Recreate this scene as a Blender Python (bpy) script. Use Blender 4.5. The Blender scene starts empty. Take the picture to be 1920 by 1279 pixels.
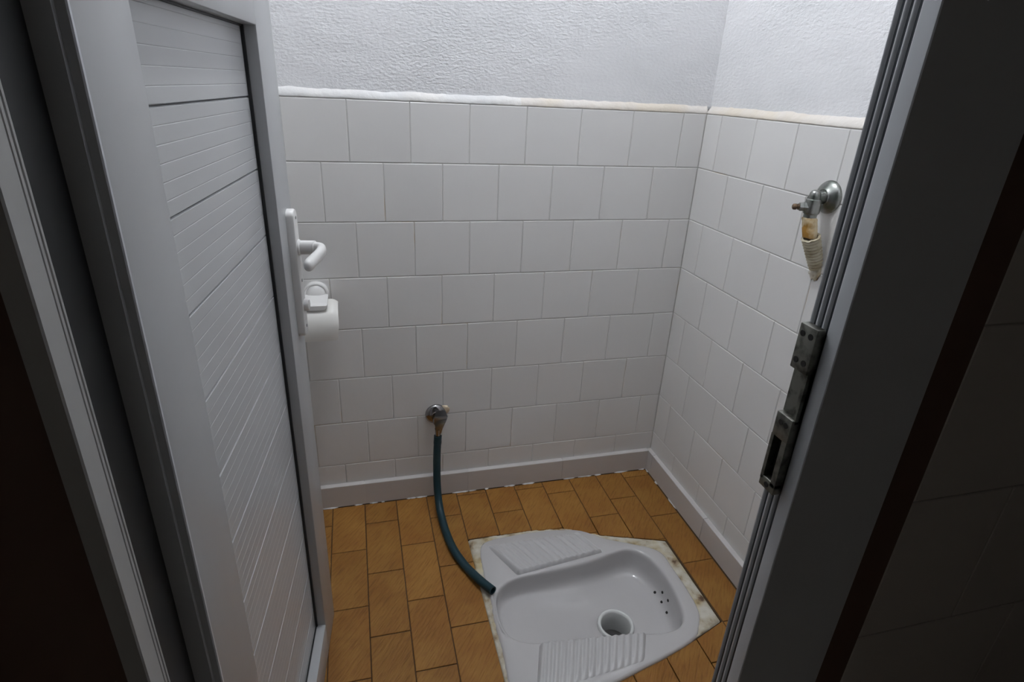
import bpy, bmesh, math, random
from mathutils import Vector, Matrix, noise
random.seed(7)
scene = bpy.context.scene
COL = scene.collection

# ------------------------------------------------------------------ camera
cam_data = bpy.data.cameras.new('camera')
cam_data.sensor_width = 36.0
cam_data.lens = 36.0 * 1086.364 / 1920.0
cam_data.clip_start = 0.01
cam = bpy.data.objects.new('camera', cam_data)
COL.objects.link(cam)
CAM = Vector((-0.97570, -1.56301, 1.25190))
_r = Vector((0.967217, -0.249684, 0.046355))
_d = Vector((-0.059815, -0.401387, -0.913953))
_f = Vector((0.246805, 0.881219, -0.403163))
cam.matrix_world = Matrix(((_r.x, -_d.x, -_f.x, CAM.x), (_r.y, -_d.y, -_f.y, CAM.y), (_r.z, -_d.z, -_f.z, CAM.z), (0, 0, 0, 1)))
scene.camera = cam

# ------------------------------------------------------------------ world, exposure
world = bpy.data.worlds.new('world')
scene.world = world
world.use_nodes = True
world.node_tree.nodes['Background'].inputs[0].default_value = (0.9, 0.95, 1.0, 1)
world.node_tree.nodes['Background'].inputs[1].default_value = 0.0
scene.view_settings.view_transform = 'Standard'
scene.view_settings.look = 'None'
scene.view_settings.gamma = 1.0
scene.view_settings.use_curve_mapping = False
scene.view_settings.exposure = 0.0
LAMP_POS = (-0.74, -0.37, 2.39)
LAMP_STRENGTH = 234.0
LAMP_COLOR = (0.93, 0.965, 1.0)

# ------------------------------------------------------------------ materials
def new_mat(name):
    m = bpy.data.materials.new(name)
    m.use_nodes = True
    nt = m.node_tree
    return m, nt, nt.nodes['Principled BSDF']

def mat(name, col, rough=0.5, metal=0.0, var=0.0, noise_s=0.0, noise_col=None, noise_lo=0.45, noise_hi=0.65,
        bump_s=0.0, bump_d=0.0, stretch=(1, 1, 1), spec=0.5, rough_var=0.0, coat=0.0, bump_mod=0.0):
    m, nt, b = new_mat(name)
    N, L = nt.nodes, nt.links
    b.inputs['Roughness'].default_value = rough
    b.inputs['Metallic'].default_value = metal
    b.inputs['Specular IOR Level'].default_value = spec
    b.inputs['Coat Weight'].default_value = coat
    tc = N.new('ShaderNodeTexCoord')
    mp = N.new('ShaderNodeMapping')
    mp.inputs['Scale'].default_value = stretch
    geo = N.new('ShaderNodeNewGeometry')
    L.new(geo.outputs['Position'], mp.inputs['Vector'])
    last = None
    rgb = N.new('ShaderNodeRGB')
    rgb.outputs[0].default_value = (*col, 1)
    last = rgb.outputs[0]
    if noise_col is not None:
        nz = N.new('ShaderNodeTexNoise')
        nz.inputs['Scale'].default_value = noise_s
        nz.inputs['Detail'].default_value = 5
        L.new(mp.outputs[0], nz.inputs['Vector'])
        cr = N.new('ShaderNodeValToRGB')
        cr.color_ramp.elements[0].position = noise_lo
        cr.color_ramp.elements[1].position = noise_hi
        L.new(nz.outputs['Fac'], cr.inputs[0])
        mx = N.new('ShaderNodeMix'); mx.data_type = 'RGBA'
        L.new(cr.outputs[0], mx.inputs['Factor'])
        L.new(last, mx.inputs[6])
        mx.inputs[7].default_value = (*noise_col, 1)
        last = mx.outputs[2]
    if var > 0:
        oi = N.new('ShaderNodeObjectInfo')
        mr = N.new('ShaderNodeMapRange')
        mr.inputs['To Min'].default_value = 1 - var
        mr.inputs['To Max'].default_value = 1 + var
        L.new(oi.outputs['Random'], mr.inputs['Value'])
        hs = N.new('ShaderNodeHueSaturation')
        L.new(mr.outputs[0], hs.inputs['Value'])
        L.new(last, hs.inputs['Color'])
        last = hs.outputs[0]
    L.new(last, b.inputs['Base Color'])
    if bump_d > 0:
        nb = N.new('ShaderNodeTexNoise')
        nb.inputs['Scale'].default_value = bump_s
        nb.inputs['Detail'].default_value = 4
        L.new(mp.outputs[0], nb.inputs['Vector'])
        bp = N.new('ShaderNodeBump')
        bp.inputs['Strength'].default_value = 1.0
        bp.inputs['Distance'].default_value = bump_d
        L.new(nb.outputs['Fac'], bp.inputs['Height'])
        if bump_mod > 0:      # relief that comes and goes over the surface
            nm = N.new('ShaderNodeTexNoise'); nm.inputs['Scale'].default_value = bump_mod; nm.inputs['Detail'].default_value = 3
            L.new(mp.outputs[0], nm.inputs['Vector'])
            mm = N.new('ShaderNodeMapRange')
            mm.inputs['From Min'].default_value = 0.40; mm.inputs['From Max'].default_value = 0.66
            mm.inputs['To Min'].default_value = 0.28; mm.inputs['To Max'].default_value = 1.0
            L.new(nm.outputs['Fac'], mm.inputs['Value']); L.new(mm.outputs[0], bp.inputs['Strength'])
        L.new(bp.outputs[0], b.inputs['Normal'])
    if rough_var > 0:
        nr = N.new('ShaderNodeTexNoise')
        nr.inputs['Scale'].default_value = 30
        L.new(mp.outputs[0], nr.inputs['Vector'])
        mr2 = N.new('ShaderNodeMapRange')
        mr2.inputs['To Min'].default_value = rough - rough_var
        mr2.inputs['To Max'].default_value = rough + rough_var
        L.new(nr.outputs['Fac'], mr2.inputs['Value'])
        L.new(mr2.outputs[0], b.inputs['Roughness'])
    return m

M = {}
M['tile'] = mat('white_glazed_tile', (0.745, 0.735, 0.725), 0.30, var=0.025, bump_s=9, bump_d=0.0012, spec=0.45)
M['skirt'] = mat('white_glazed_skirting', (0.60, 0.575, 0.565), 0.34, var=0.02, bump_s=12, bump_d=0.0008)
M['grout'] = mat('aged_white_grout', (0.62, 0.61, 0.59), 0.9, noise_s=5, noise_col=(0.50, 0.36, 0.20), noise_lo=0.58, noise_hi=0.75)
M['plaster'] = mat('white_painted_plaster', (0.80, 0.80, 0.815), 0.85, noise_s=3.5, noise_col=(0.74, 0.745, 0.76), bump_s=150, bump_d=0.0030, stretch=(0.7, 0.7, 1.25), spec=0.2, bump_mod=2.6)
M['fillet'] = mat('white_filler', (0.70, 0.70, 0.705), 0.85, noise_s=6, noise_col=(0.76, 0.74, 0.72), bump_s=60, bump_d=0.002, spec=0.2)
M['fillet_cream'] = mat('cream_filler', (0.70, 0.635, 0.55), 0.85, noise_s=7, noise_col=(0.72, 0.68, 0.64), noise_lo=0.42, noise_hi=0.6, bump_s=60, bump_d=0.002, spec=0.2)
M['fgrout'] = mat('dark_brown_floor_grout', (0.075, 0.040, 0.018), 0.9)
M['ceramic'] = mat('white_vitreous_china', (0.585, 0.572, 0.575), 0.06, coat=0.4, bump_s=8, bump_d=0.0003)
M['ceramic_pad'] = mat('worn_white_china', (0.58, 0.57, 0.575), 0.28)
M['pvc'] = mat('white_upvc', (0.46, 0.47, 0.483), 0.32, noise_s=3, noise_col=(0.44, 0.445, 0.455))
M['board'] = mat('white_upvc_board', (0.52, 0.53, 0.543), 0.25, var=0.012)
M['frame'] = mat('grey_white_frame', (0.55, 0.57, 0.60), 0.30)
M['casing'] = mat('dull_grey_casing', (0.40, 0.40, 0.395), 0.45)
M['rubber'] = mat('black_rubber_seal', (0.012, 0.013, 0.015), 0.5)
M['seal'] = mat('dark_blue_grey_seal', (0.035, 0.042, 0.055), 0.4)
M['plastic'] = mat('white_plastic', (0.80, 0.79, 0.78), 0.28)
M['collar'] = mat('bright_white_plastic', (0.80, 0.81, 0.80), 0.2)
M['cream'] = mat('cream_white_plastic', (0.80, 0.785, 0.75), 0.35)
M['screw'] = mat('steel_screw', (0.25, 0.25, 0.25), 0.4, metal=1)
M['strike'] = mat('tarnished_zinc', (0.22, 0.22, 0.195), 0.40, metal=0.85, noise_s=60, noise_col=(0.07, 0.07, 0.06))
M['hole'] = mat('dark_recess', (0.012, 0.011, 0.010), 0.8)
M['chrome'] = mat('polished_chrome', (0.33, 0.32, 0.325), 0.13, metal=1)
M['oldchrome'] = mat('dull_chrome', (0.33, 0.335, 0.32), 0.30, metal=1, noise_s=45, noise_col=(0.18, 0.20, 0.18))
M['rust'] = mat('rusted_brass', (0.20, 0.13, 0.08), 0.55, metal=0.5, noise_s=60, noise_col=(0.10, 0.06, 0.04))
M['tape'] = mat('stained_thread_tape', (0.66, 0.55, 0.36), 0.8, noise_s=40, noise_col=(0.42, 0.22, 0.04), noise_lo=0.42, noise_hi=0.62, bump_s=90, bump_d=0.002)
M['conduit'] = mat('beige_corrugated_plastic', (0.50, 0.455, 0.34), 0.5, noise_s=50, noise_col=(0.38, 0.32, 0.21))
M['hose'] = mat('dark_teal_rubber_hose', (0.002, 0.030, 0.042), 0.48)
M['wood'] = mat('dark_brown_wood', (0.10, 0.055, 0.035), 0.6)
M['corr'] = mat('corridor_paint', (0.42, 0.385, 0.35), 0.85)
M['cortile'] = mat('corridor_tile', (0.46, 0.43, 0.40), 0.4, var=0.03)
M['slab'] = mat('corridor_floor', (0.27, 0.21, 0.16), 0.6)
M['ceil'] = mat('white_ceiling', (0.8, 0.8, 0.8), 0.9)
M['sealant'] = mat('cream_sealant', (0.62, 0.52, 0.38), 0.7, bump_s=70, bump_d=0.002)

def make_cement():
    m, nt, b = new_mat('stained_cement')
    N, L = nt.nodes, nt.links
    geo = N.new('ShaderNodeNewGeometry')
    n1 = N.new('ShaderNodeTexNoise'); n1.inputs['Scale'].default_value = 26; n1.inputs['Detail'].default_value = 6
    n2 = N.new('ShaderNodeTexNoise'); n2.inputs['Scale'].default_value = 11; n2.inputs['Detail'].default_value = 3
    for n in (n1, n2): L.new(geo.outputs['Position'], n.inputs['Vector'])
    c1 = N.new('ShaderNodeValToRGB')
    e = c1.color_ramp.elements
    e[0].position = 0.31; e[0].color = (0.12, 0.07, 0.04, 1)
    e[1].position = 0.47; e[1].color = (0.54, 0.49, 0.38, 1)
    x = e.new(0.38); x.color = (0.38, 0.29, 0.19, 1)
    x = e.new(0.62); x.color = (0.66, 0.63, 0.55, 1)
    L.new(n1.outputs['Fac'], c1.inputs[0])
    c2 = N.new('ShaderNodeValToRGB')
    e = c2.color_ramp.elements
    e[0].position = 0.50; e[0].color = (0, 0, 0, 1)
    e[1].position = 0.66; e[1].color = (0.7, 0.7, 0.7, 1)
    L.new(n2.outputs['Fac'], c2.inputs[0])
    mx = N.new('ShaderNodeMix'); mx.data_type = 'RGBA'
    L.new(c2.outputs[0], mx.inputs['Factor'])
    L.new(c1.outputs[0], mx.inputs[6]); mx.inputs[7].default_value = (0.62, 0.52, 0.27, 1)
    L.new(mx.outputs[2], b.inputs['Base Color'])
    b.inputs['Roughness'].default_value = 0.85
    bp = N.new('ShaderNodeBump'); bp.inputs['Distance'].default_value = 0.004
    L.new(n1.outputs['Fac'], bp.inputs['Height']); L.new(bp.outputs[0], b.inputs['Normal'])
    return m
M['cement'] = make_cement()

def make_floor_tile():
    m, nt, b = new_mat('ochre_floor_tile')
    N, L = nt.nodes, nt.links
    geo = N.new('ShaderNodeNewGeometry')
    oi = N.new('ShaderNodeObjectInfo')
    # diagonal brushed relief
    mp = N.new('ShaderNodeMapping')
    mp.inputs['Rotation'].default_value = (0, 0, math.radians(-52))
    mp2 = N.new('ShaderNodeMapping')
    mp2.inputs['Scale'].default_value = (22, 210, 1)
    L.new(mp.outputs[0], mp2.inputs['Vector'])
    add = N.new('ShaderNodeVectorMath'); add.operation = 'ADD'
    L.new(geo.outputs['Position'], add.inputs[0])
    sc = N.new('ShaderNodeVectorMath'); sc.operation = 'SCALE'
    cmb = N.new('ShaderNodeCombineXYZ')
    L.new(oi.outputs['Random'], cmb.inputs[0]); L.new(oi.outputs['Random'], cmb.inputs[1])
    L.new(cmb.outputs[0], sc.inputs[0]); sc.inputs['Scale'].default_value = 5.0
    L.new(sc.outputs[0], add.inputs[1])
    L.new(add.outputs[0], mp.inputs['Vector'])
    nz = N.new('ShaderNodeTexNoise'); nz.inputs['Scale'].default_value = 1.0; nz.inputs['Detail'].default_value = 3
    nz.inputs['Distortion'].default_value = 0.25
    L.new(mp2.outputs[0], nz.inputs['Vector'])
    n2 = N.new('ShaderNodeTexNoise'); n2.inputs['Scale'].default_value = 9; n2.inputs['Detail'].default_value = 4
    L.new(add.outputs[0], n2.inputs['Vector'])
    cr = N.new('ShaderNodeValToRGB')
    e = cr.color_ramp.elements
    e[0].position = 0.34; e[0].color = (0.275, 0.118, 0.024, 1)
    e[1].position = 0.68; e[1].color = (0.345, 0.168, 0.038, 1)
    L.new(n2.outputs['Fac'], cr.inputs[0])
    c3 = N.new('ShaderNodeValToRGB')
    c3.color_ramp.elements[0].position = 0.30; c3.color_ramp.elements[0].color = (0.62, 0.56, 0.50, 1)
    c3.color_ramp.elements[1].position = 0.52; c3.color_ramp.elements[1].color = (1, 1, 1, 1)
    L.new(nz.outputs['Fac'], c3.inputs[0])
    mul = N.new('ShaderNodeMix'); mul.data_type = 'RGBA'; mul.blend_type = 'MULTIPLY'
    mul.inputs['Factor'].default_value = 0.7
    L.new(cr.outputs[0], mul.inputs[6]); L.new(c3.outputs[0], mul.inputs[7])
    hs = N.new('ShaderNodeHueSaturation')
    mr = N.new('ShaderNodeMapRange'); mr.inputs['To Min'].default_value = 0.92; mr.inputs['To Max'].default_value = 1.08
    L.new(oi.outputs['Random'], mr.inputs['Value']); L.new(mr.outputs[0], hs.inputs['Value'])
    L.new(mul.outputs[2], hs.inputs['Color']); L.new(hs.outputs[0], b.inputs['Base Color'])
    b.inputs['Roughness'].default_value = 0.55
    b.inputs['Specular IOR Level'].default_value = 0.3
    bp = N.new('ShaderNodeBump'); bp.inputs['Distance'].default_value = 0.0020
    L.new(nz.outputs['Fac'], bp.inputs['Height']); L.new(bp.outputs[0], b.inputs['Normal'])
    return m
M['ftile'] = make_floor_tile()

def make_emit():
    m, nt, b = new_mat('lamp_glass')
    b.inputs['Base Color'].default_value = (0.9, 0.9, 0.9, 1)
    b.inputs['Emission Color'].default_value = (*LAMP_COLOR, 1)
    b.inputs['Emission Strength'].default_value = LAMP_STRENGTH
    return m
M['lamp'] = make_emit()

# ------------------------------------------------------------------ helpers
def add_obj(name, me, m=None, parent=None, smooth=False):
    if m is not None and not me.materials:
        me.materials.append(m)
    if smooth:
        for p in me.polygons: p.use_smooth = True
    o = bpy.data.objects.new(name, me)
    COL.objects.link(o)
    if parent is not None:
        o.parent = parent
        if parent.type == 'EMPTY' or parent.location.length > 0:
            o.location = -world_loc(parent)
    return o

def world_loc(o):
    v = Vector(o.location)
    while o.parent is not None:
        o = o.parent
        v = v + Vector(o.location)
    return v

def from_bm(name, bm, m, parent=None, smooth=False, sharp=None):
    bmesh.ops.recalc_face_normals(bm, faces=bm.faces)
    me = bpy.data.meshes.new(name)
    bm.to_mesh(me); bm.free()
    o = add_obj(name, me, m, parent, smooth)
    if smooth and sharp is not None:
        me.set_sharp_from_angle(angle=math.radians(sharp))
    return o

def bm_box(bm, x0, x1, y0, y1, z0, z1, xf=None, bevel=0.0, seg=2):
    vs = [Vector((x, y, z)) for z in (z0, z1) for (x, y) in ((x0, y0), (x1, y0), (x1, y1), (x0, y1))]
    if xf: vs = [xf(v) for v in vs]
    vv = [bm.verts.new(v) for v in vs]
    fs = [(0, 3, 2, 1), (4, 5, 6, 7), (0, 1, 5, 4), (1, 2, 6, 5), (2, 3, 7, 6), (3, 0, 4, 7)]
    ff = [bm.faces.new([vv[i] for i in f]) for f in fs]
    if bevel > 0:
        es = list({e for f in ff for e in f.edges})
        bmesh.ops.bevel(bm, geom=es, offset=bevel, segments=seg, profile=0.5, affect='EDGES')

def box(name, x0, x1, y0, y1, z0, z1, m, parent=None, xf=None, bevel=0.0, smooth=False):
    bm = bmesh.new()
    bm_box(bm, x0, x1, y0, y1, z0, z1, xf, bevel)
    return from_bm(name, bm, m, parent, smooth or bevel > 0, 40)

def bm_prism(bm, poly, z0, z1, xf=None):
    a = [Vector((x, y, z0)) for x, y in poly]; b = [Vector((x, y, z1)) for x, y in poly]
    if xf: a = [xf(v) for v in a]; b = [xf(v) for v in b]
    a = [bm.verts.new(v) for v in a]; b = [bm.verts.new(v) for v in b]
    n = len(poly)
    bm.faces.new(a[::-1]); bm.faces.new(b)
    for i in range(n):
        bm.faces.new((a[i], a[(i + 1) % n], b[(i + 1) % n], b[i]))

def bm_tube(bm, pts, radii, n=20, cap=True):
    """tube of varying radius along points"""
    pts = [Vector(p) for p in pts]
    if not isinstance(radii, (list, tuple)): radii = [radii] * len(pts)
    rings = []
    t0 = (pts[1] - pts[0]).normalized()
    up = Vector((0, 0, 1)) if abs(t0.z) < 0.9 else Vector((1, 0, 0))
    nrm = t0.cross(up).normalized()
    for i, p in enumerate(pts):
        if i == 0: t = pts[1] - pts[0]
        elif i == len(pts) - 1: t = pts[-1] - pts[-2]
        else:
            t = pts[i + 1] - pts[i - 1]
            if t.length < 1e-9: t = pts[i] - pts[i - 1]
        if t.length < 1e-9: t = t0
        t.normalize()
        nrm = (nrm - t * nrm.dot(t)).normalized()
        bn = t.cross(nrm)
        rings.append([bm.verts.new(p + (nrm * math.cos(a) + bn * math.sin(a)) * radii[i]) for a in [2 * math.pi * k / n for k in range(n)]])
    for a, b in zip(rings, rings[1:]):
        for k in range(n):
            bm.faces.new((a[k], a[(k + 1) % n], b[(k + 1) % n], b[k]))
    if cap:
        bm.faces.new(rings[0][::-1]); bm.faces.new(rings[-1])

def tube(name, pts, radii, m, parent=None, n=20, sharp=40):
    bm = bmesh.new(); bm_tube(bm, pts, radii, n)
    return from_bm(name, bm, m, parent, True, sharp)

def lathe(name, base, axis, prof, m, parent=None, n=28, sharp=40):
    """prof: list of (distance along axis, radius)"""
    axis = Vector(axis).normalized(); base = Vector(base)
    up = Vector((0, 0, 1)) if abs(axis.z) < 0.9 else Vector((1, 0, 0))
    u = axis.cross(up).normalized(); v = axis.cross(u)
    bm = bmesh.new(); rings = []
    for d, r in prof:
        c = base + axis * d
        rings.append([bm.verts.new(c + (u * math.cos(2 * math.pi * k / n) + v * math.sin(2 * math.pi * k / n)) * max(r, 1e-5)) for k in range(n)])
    for a, b in zip(rings, rings[1:]):
        for k in range(n):
            bm.faces.new((a[k], a[(k + 1) % n], b[(k + 1) % n], b[k]))
    bm.faces.new(rings[0][::-1]); bm.faces.new(rings[-1])
    return from_bm(name, bm, m, parent, True, sharp)

def spline(pts, per=10, closed=False):
    pts = [Vector(p) for p in pts]; n = len(pts); out = []
    rng = range(n) if closed else range(n - 1)
    for i in rng:
        if closed: p0, p1, p2, p3 = pts[i - 1], pts[i], pts[(i + 1) % n], pts[(i + 2) % n]
        else: p0, p1, p2, p3 = pts[max(i - 1, 0)], pts[i], pts[i + 1], pts[min(i + 2, n - 1)]
        for k in range(per):
            t = k / per
            out.append(0.5 * ((2 * p1) + (p2 - p0) * t + (2 * p0 - 5 * p1 + 4 * p2 - p3) * t * t + (3 * p1 - p0 - 3 * p2 + p3) * t ** 3))
    if not closed: out.append(pts[-1])
    return out

def structure(o, label=None):
    o['kind'] = 'structure'
    if label: o['label'] = label
    return o

def thing(name, loc, label, cat, group=None):
    o = bpy.data.objects.new(name, None)
    o.empty_display_size = 0.05
    COL.objects.link(o); o.location = loc
    o['label'] = label; o['category'] = cat
    if group: o['group'] = group
    return o

# ------------------------------------------------------------------ setting: shell
ZT = 1.204              # top of the wall tiling
XL, YF, ZC = -1.30, -1.094, 2.50
wall_back = structure(box('wall_back', XL - 0.1, 0.10, 0.0016, 0.10, -0.12, ZC, M['grout']), 'white tiled wall with the low tap, rough plaster above')
wall_right = structure(box('wall_right', 0.0016, 0.10, YF, 0.0016, -0.12, ZC, M['grout']), 'white tiled side wall carrying the handleless valve')
wall_left = structure(box('wall_left', XL - 0.1, XL - 0.0016, YF, 0.0016, -0.12, ZC, M['grout']), 'white tiled side wall behind the open door')
# front wall (doorway)
def wall_front():
    bm = bmesh.new()
    bm_box(bm, -0.489, 0.90, YF - 0.045, YF, -0.12, ZC)
    bm_box(bm, -2.00, -1.176, YF - 0.045, YF, -0.12, ZC)
    bm_box(bm, -1.176, -0.489, YF - 0.045, YF, 2.10, ZC)
    return structure(from_bm('wall_front', bm, M['corr']), 'dark unlit wall around the doorway')
wall_front_o = wall_front()
structure(box('wall_corridor_rear', -2.0, 0.90, -2.55, -2.45, -0.12, ZC, M['corr']), 'corridor wall facing the doorway')
structure(box('wall_corridor_left', -2.1, -2.0, -2.45, YF - 0.045, -0.12, ZC, M['corr']), 'corridor end wall on the hinge side')
structure(box('wall_corridor_right', 0.90, 1.0, -2.45, YF - 0.045, -0.12, ZC, M['corr']), 'corridor end wall on the latch side')
structure(box('ceiling', -2.0, 0.90, -2.45, 0.0016, ZC, ZC + 0.1, M['ceil']), 'plain white ceiling')

# floor slab with a well for the pan (four pieces round the opening)
def floor_slab():
    bm = bmesh.new()
    zt = -0.0024
    wx0, wx1, wy0, wy1 = -0.712, -0.118, -0.80, -0.236
    bm_box(bm, XL, wx0, YF, 0.0016, -0.12, zt)
    bm_box(bm, wx1, 0.0016, YF, 0.0016, -0.12, zt)
    bm_box(bm, wx0, wx1, wy1, 0.0016, -0.12, zt)
    bm_box(bm, wx0, wx1, YF, wy0, -0.12, zt)
    bm_box(bm, wx0, wx1, wy0, wy1, -0.24, -0.2)
    return structure(from_bm('floor', bm, M['fgrout']), 'ochre tiled toilet floor')
floor = floor_slab()
structure(box('floor_corridor', -2.0, 0.90, -2.45, YF, -0.12, -0.0015, M['slab']), 'dark corridor floor')

# ------------------------------------------------------------------ wall tiles
_tile_cache = {}
def tile_mesh(w, h, t=0.004, ch=0.0014):
    key = (round(w, 4), round(h, 4))
    if key in _tile_cache: return _tile_cache[key]
    g = 0.0011
    a, b = w / 2 - g, h / 2 - g
    r0 = [(-a, t, -b), (a, t, -b), (a, t, b), (-a, t, b)]
    r1 = [(-a, ch * 0.7, -b), (a, ch * 0.7, -b), (a, ch * 0.7, b), (-a, ch * 0.7, b)]
    r2 = [(-a + ch, 0, -b + ch), (a - ch, 0, -b + ch), (a - ch, 0, b - ch), (-a + ch, 0, b - ch)]
    v = r0 + r1 + r2; f = [(8, 9, 10, 11)]
    for o in (0, 4):
        for i in range(4):
            j = (i + 1) % 4
            f.append((o + i, o + j, o + j + 4, o + i + 4))
    me = bpy.data.meshes.new('wall_tile')
    me.from_pydata(v, [], f)
    me.materials.append(M['tile'])
    _tile_cache[key] = me
    return me

P = 0.152
LEV = [0.0, 0.9695, 1.9627, 2.9623, 3.9495, 4.9671, 5.9477, 6.9294, 7.42]
OFF_B = [0.4738, 0.9370, 0.4408, 0.9530, 0.4554, 0.9392, 0.4589, 0.9465]
OFF_R = [0.5067, 0.0104, 0.5177, -0.011, 0.4940, 0.0003, 0.5278, 0.0201]

def tile_wall(parent, offs, length, pitch, place):
    for r in range(8):
        z1, z0 = ZT - P * LEV[r], ZT - P * LEV[r + 1]
        edges = [0.0]
        k = 0
        while True:
            e = (offs[r] + k) * pitch
            k += 1
            if e < 0.02: continue
            if e > length - 0.012: break
            edges.append(e)
        edges.append(length)
        for e0, e1 in zip(edges, edges[1:]):
            me = tile_mesh(e1 - e0, z1 - z0)
            o = bpy.data.objects.new('wall_tile', me)
            COL.objects.link(o)
            o.parent = parent
            pos, rz = place((e0 + e1) / 2, (z0 + z1) / 2)
            jit = random.uniform(-0.0004, 0.0003)
            o.location = pos
            o.rotation_euler = (random.gauss(0, 0.0022), random.gauss(0, 0.0008), rz + random.gauss(0, 0.0022))
tile_wall(wall_back, OFF_B, -XL, P, lambda e, z: (Vector((-e, 0, z)), 0.0))
tile_wall(wall_right, OFF_R, -YF, P * 0.9967, lambda e, z: (Vector((0, -e, z)), -math.pi / 2))
tile_wall(wall_left, OFF_R, -YF, P, lambda e, z: (Vector((XL, -e, z)), math.pi / 2))

# ------------------------------------------------------------------ plaster above the tiles
def plaster_sheet(name, n_u, n_v, fn, parent, m, amp, freq):
    bm = bmesh.new(); g = []
    for j in range(n_v + 1):
        row = []
        for i in range(n_u + 1):
            p, nrm = fn(i / n_u, j / n_v)
            q = Vector((p.x * 0.8, p.y * 0.8, p.z * 1.6)) * freq
            h = noise.noise(q) * 0.6 + noise.noise(q * 2.3) * 0.4
            row.append(bm.verts.new(p + nrm * h * amp))
        g.append(row)
    for j in range(n_v):
        for i in range(n_u):
            bm.faces.new((g[j][i], g[j][i + 1], g[j + 1][i + 1], g[j + 1][i]))
    return from_bm(name, bm, m, parent, True)
RB, RR = 0.010, 0.014      # how far the plaster stands back from the tile face
ZP = ZT + 0.024
# the masonry itself sits behind: thin the upper wall by letting the coat face stand proud of a recessed core
def recess_upper(o, axis, sign, depth):
    # re-cut the wall box so that its upper part lies behind the plaster coat
    bm = bmesh.new()
    bb = [Vector(c) for c in o.bound_box]
    mn = Vector((min(v.x for v in bb), min(v.y for v in bb), min(v.z for v in bb)))
    mx = Vector((max(v.x for v in bb), max(v.y for v in bb), max(v.z for v in bb)))
    bm_box(bm, mn.x, mx.x, mn.y, mx.y, mn.z, ZT)
    a, b = mn.copy(), mx.copy()
    if sign > 0: a[axis] += depth
    else: b[axis] -= depth
    bm_box(bm, a.x, b.x, a.y, b.y, ZT, mx.z)
    bmesh.ops.recalc_face_normals(bm, faces=bm.faces)
    bm.to_mesh(o.data); bm.free()
recess_upper(wall_back, 1, 1, 0.020)
recess_upper(wall_right, 0, 1, 0.024)
recess_upper(wall_left, 0, -1, 0.020)
plaster_sheet('plaster_coat', 150, 130, lambda u, v: (Vector((XL - 0.01 + u * (RR - XL + 0.01), RB, ZT + 0.012 + v * (ZC - ZT - 0.013))), Vector((0, -1, 0))), wall_back, M['plaster'], 0.0011, 18)
plaster_sheet('plaster_coat', 130, 130, lambda u, v: (Vector((RR, YF + u * (RB - YF), ZT + 0.012 + v * (ZC - ZT - 0.013))), Vector((-1, 0, 0))), wall_right, M['plaster'], 0.0008, 18)
plaster_sheet('plaster_coat', 40, 40, lambda u, v: (Vector((XL - RB, YF + u * (RB - YF), ZT + 0.012 + v * (ZC - ZT - 0.013))), Vector((1, 0, 0))), wall_left, M['plaster'], 0.0008, 18)

def fillet(name, a, b, nin, depth, parent, mt):
    """uneven sloping filler strip between tile top and plaster; nin points into the wall"""
    a, b, nin = Vector(a), Vector(b), Vector(nin)
    n = 140; rows = []
    bm = bmesh.new()
    for i in range(n + 1):
        t = i / n; p = a.lerp(b, t)
        w = 0.0012 * noise.noise(p * 30) + 0.0008 * noise.noise(p * 90)
        hgt = 0.0205 + 0.003 * noise.noise(p * 14) + 0.002 * noise.noise(p * 50)
        prof = [(0.0045, -0.001 + w), (0.0002, 0.0005 + w), (-0.0006, 0.003 + w), (depth * 0.42, hgt * 0.55 + w), (depth * 0.95, hgt), (depth + 0.003, hgt + 0.001)]
        rows.append([bm.verts.new(p + nin * d + Vector((0, 0, ZT + z))) for d, z in prof])
    for r0, r1 in zip(rows, rows[1:]):
        for k in range(len(r0) - 1):
            bm.faces.new((r0[k], r1[k], r1[k + 1], r0[k + 1]))
    return from_bm(name, bm, mt, parent, True)
fillet('filler_strip', (XL, 0, 0), (-0.545, 0, 0), (0, 1, 0), RB, wall_back, M['fillet'])
fillet('filler_strip', (-0.545, 0, 0), (0.002, 0, 0), (0, 1, 0), RB, wall_back, M['fillet_cream'])
fillet('filler_strip', (0, YF, 0), (0, 0.002, 0), (1, 0, 0), RR, wall_right, M['fillet_cream'])
fillet('filler_strip', (XL, YF, 0), (XL, 0, 0), (-1, 0, 0), RB, wall_left, M['fillet'])

for xa, xb, za in ((-0.489, 0.0, 0.0), (XL, -1.176, 0.0), (-1.176, -0.489, 2.10)):
    bm = bmesh.new(); bm_box(bm, xa, xb, YF, YF + 0.003, za, ZC)
    from_bm('plaster_coat', bm, M['plaster'], wall_front_o)

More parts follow.
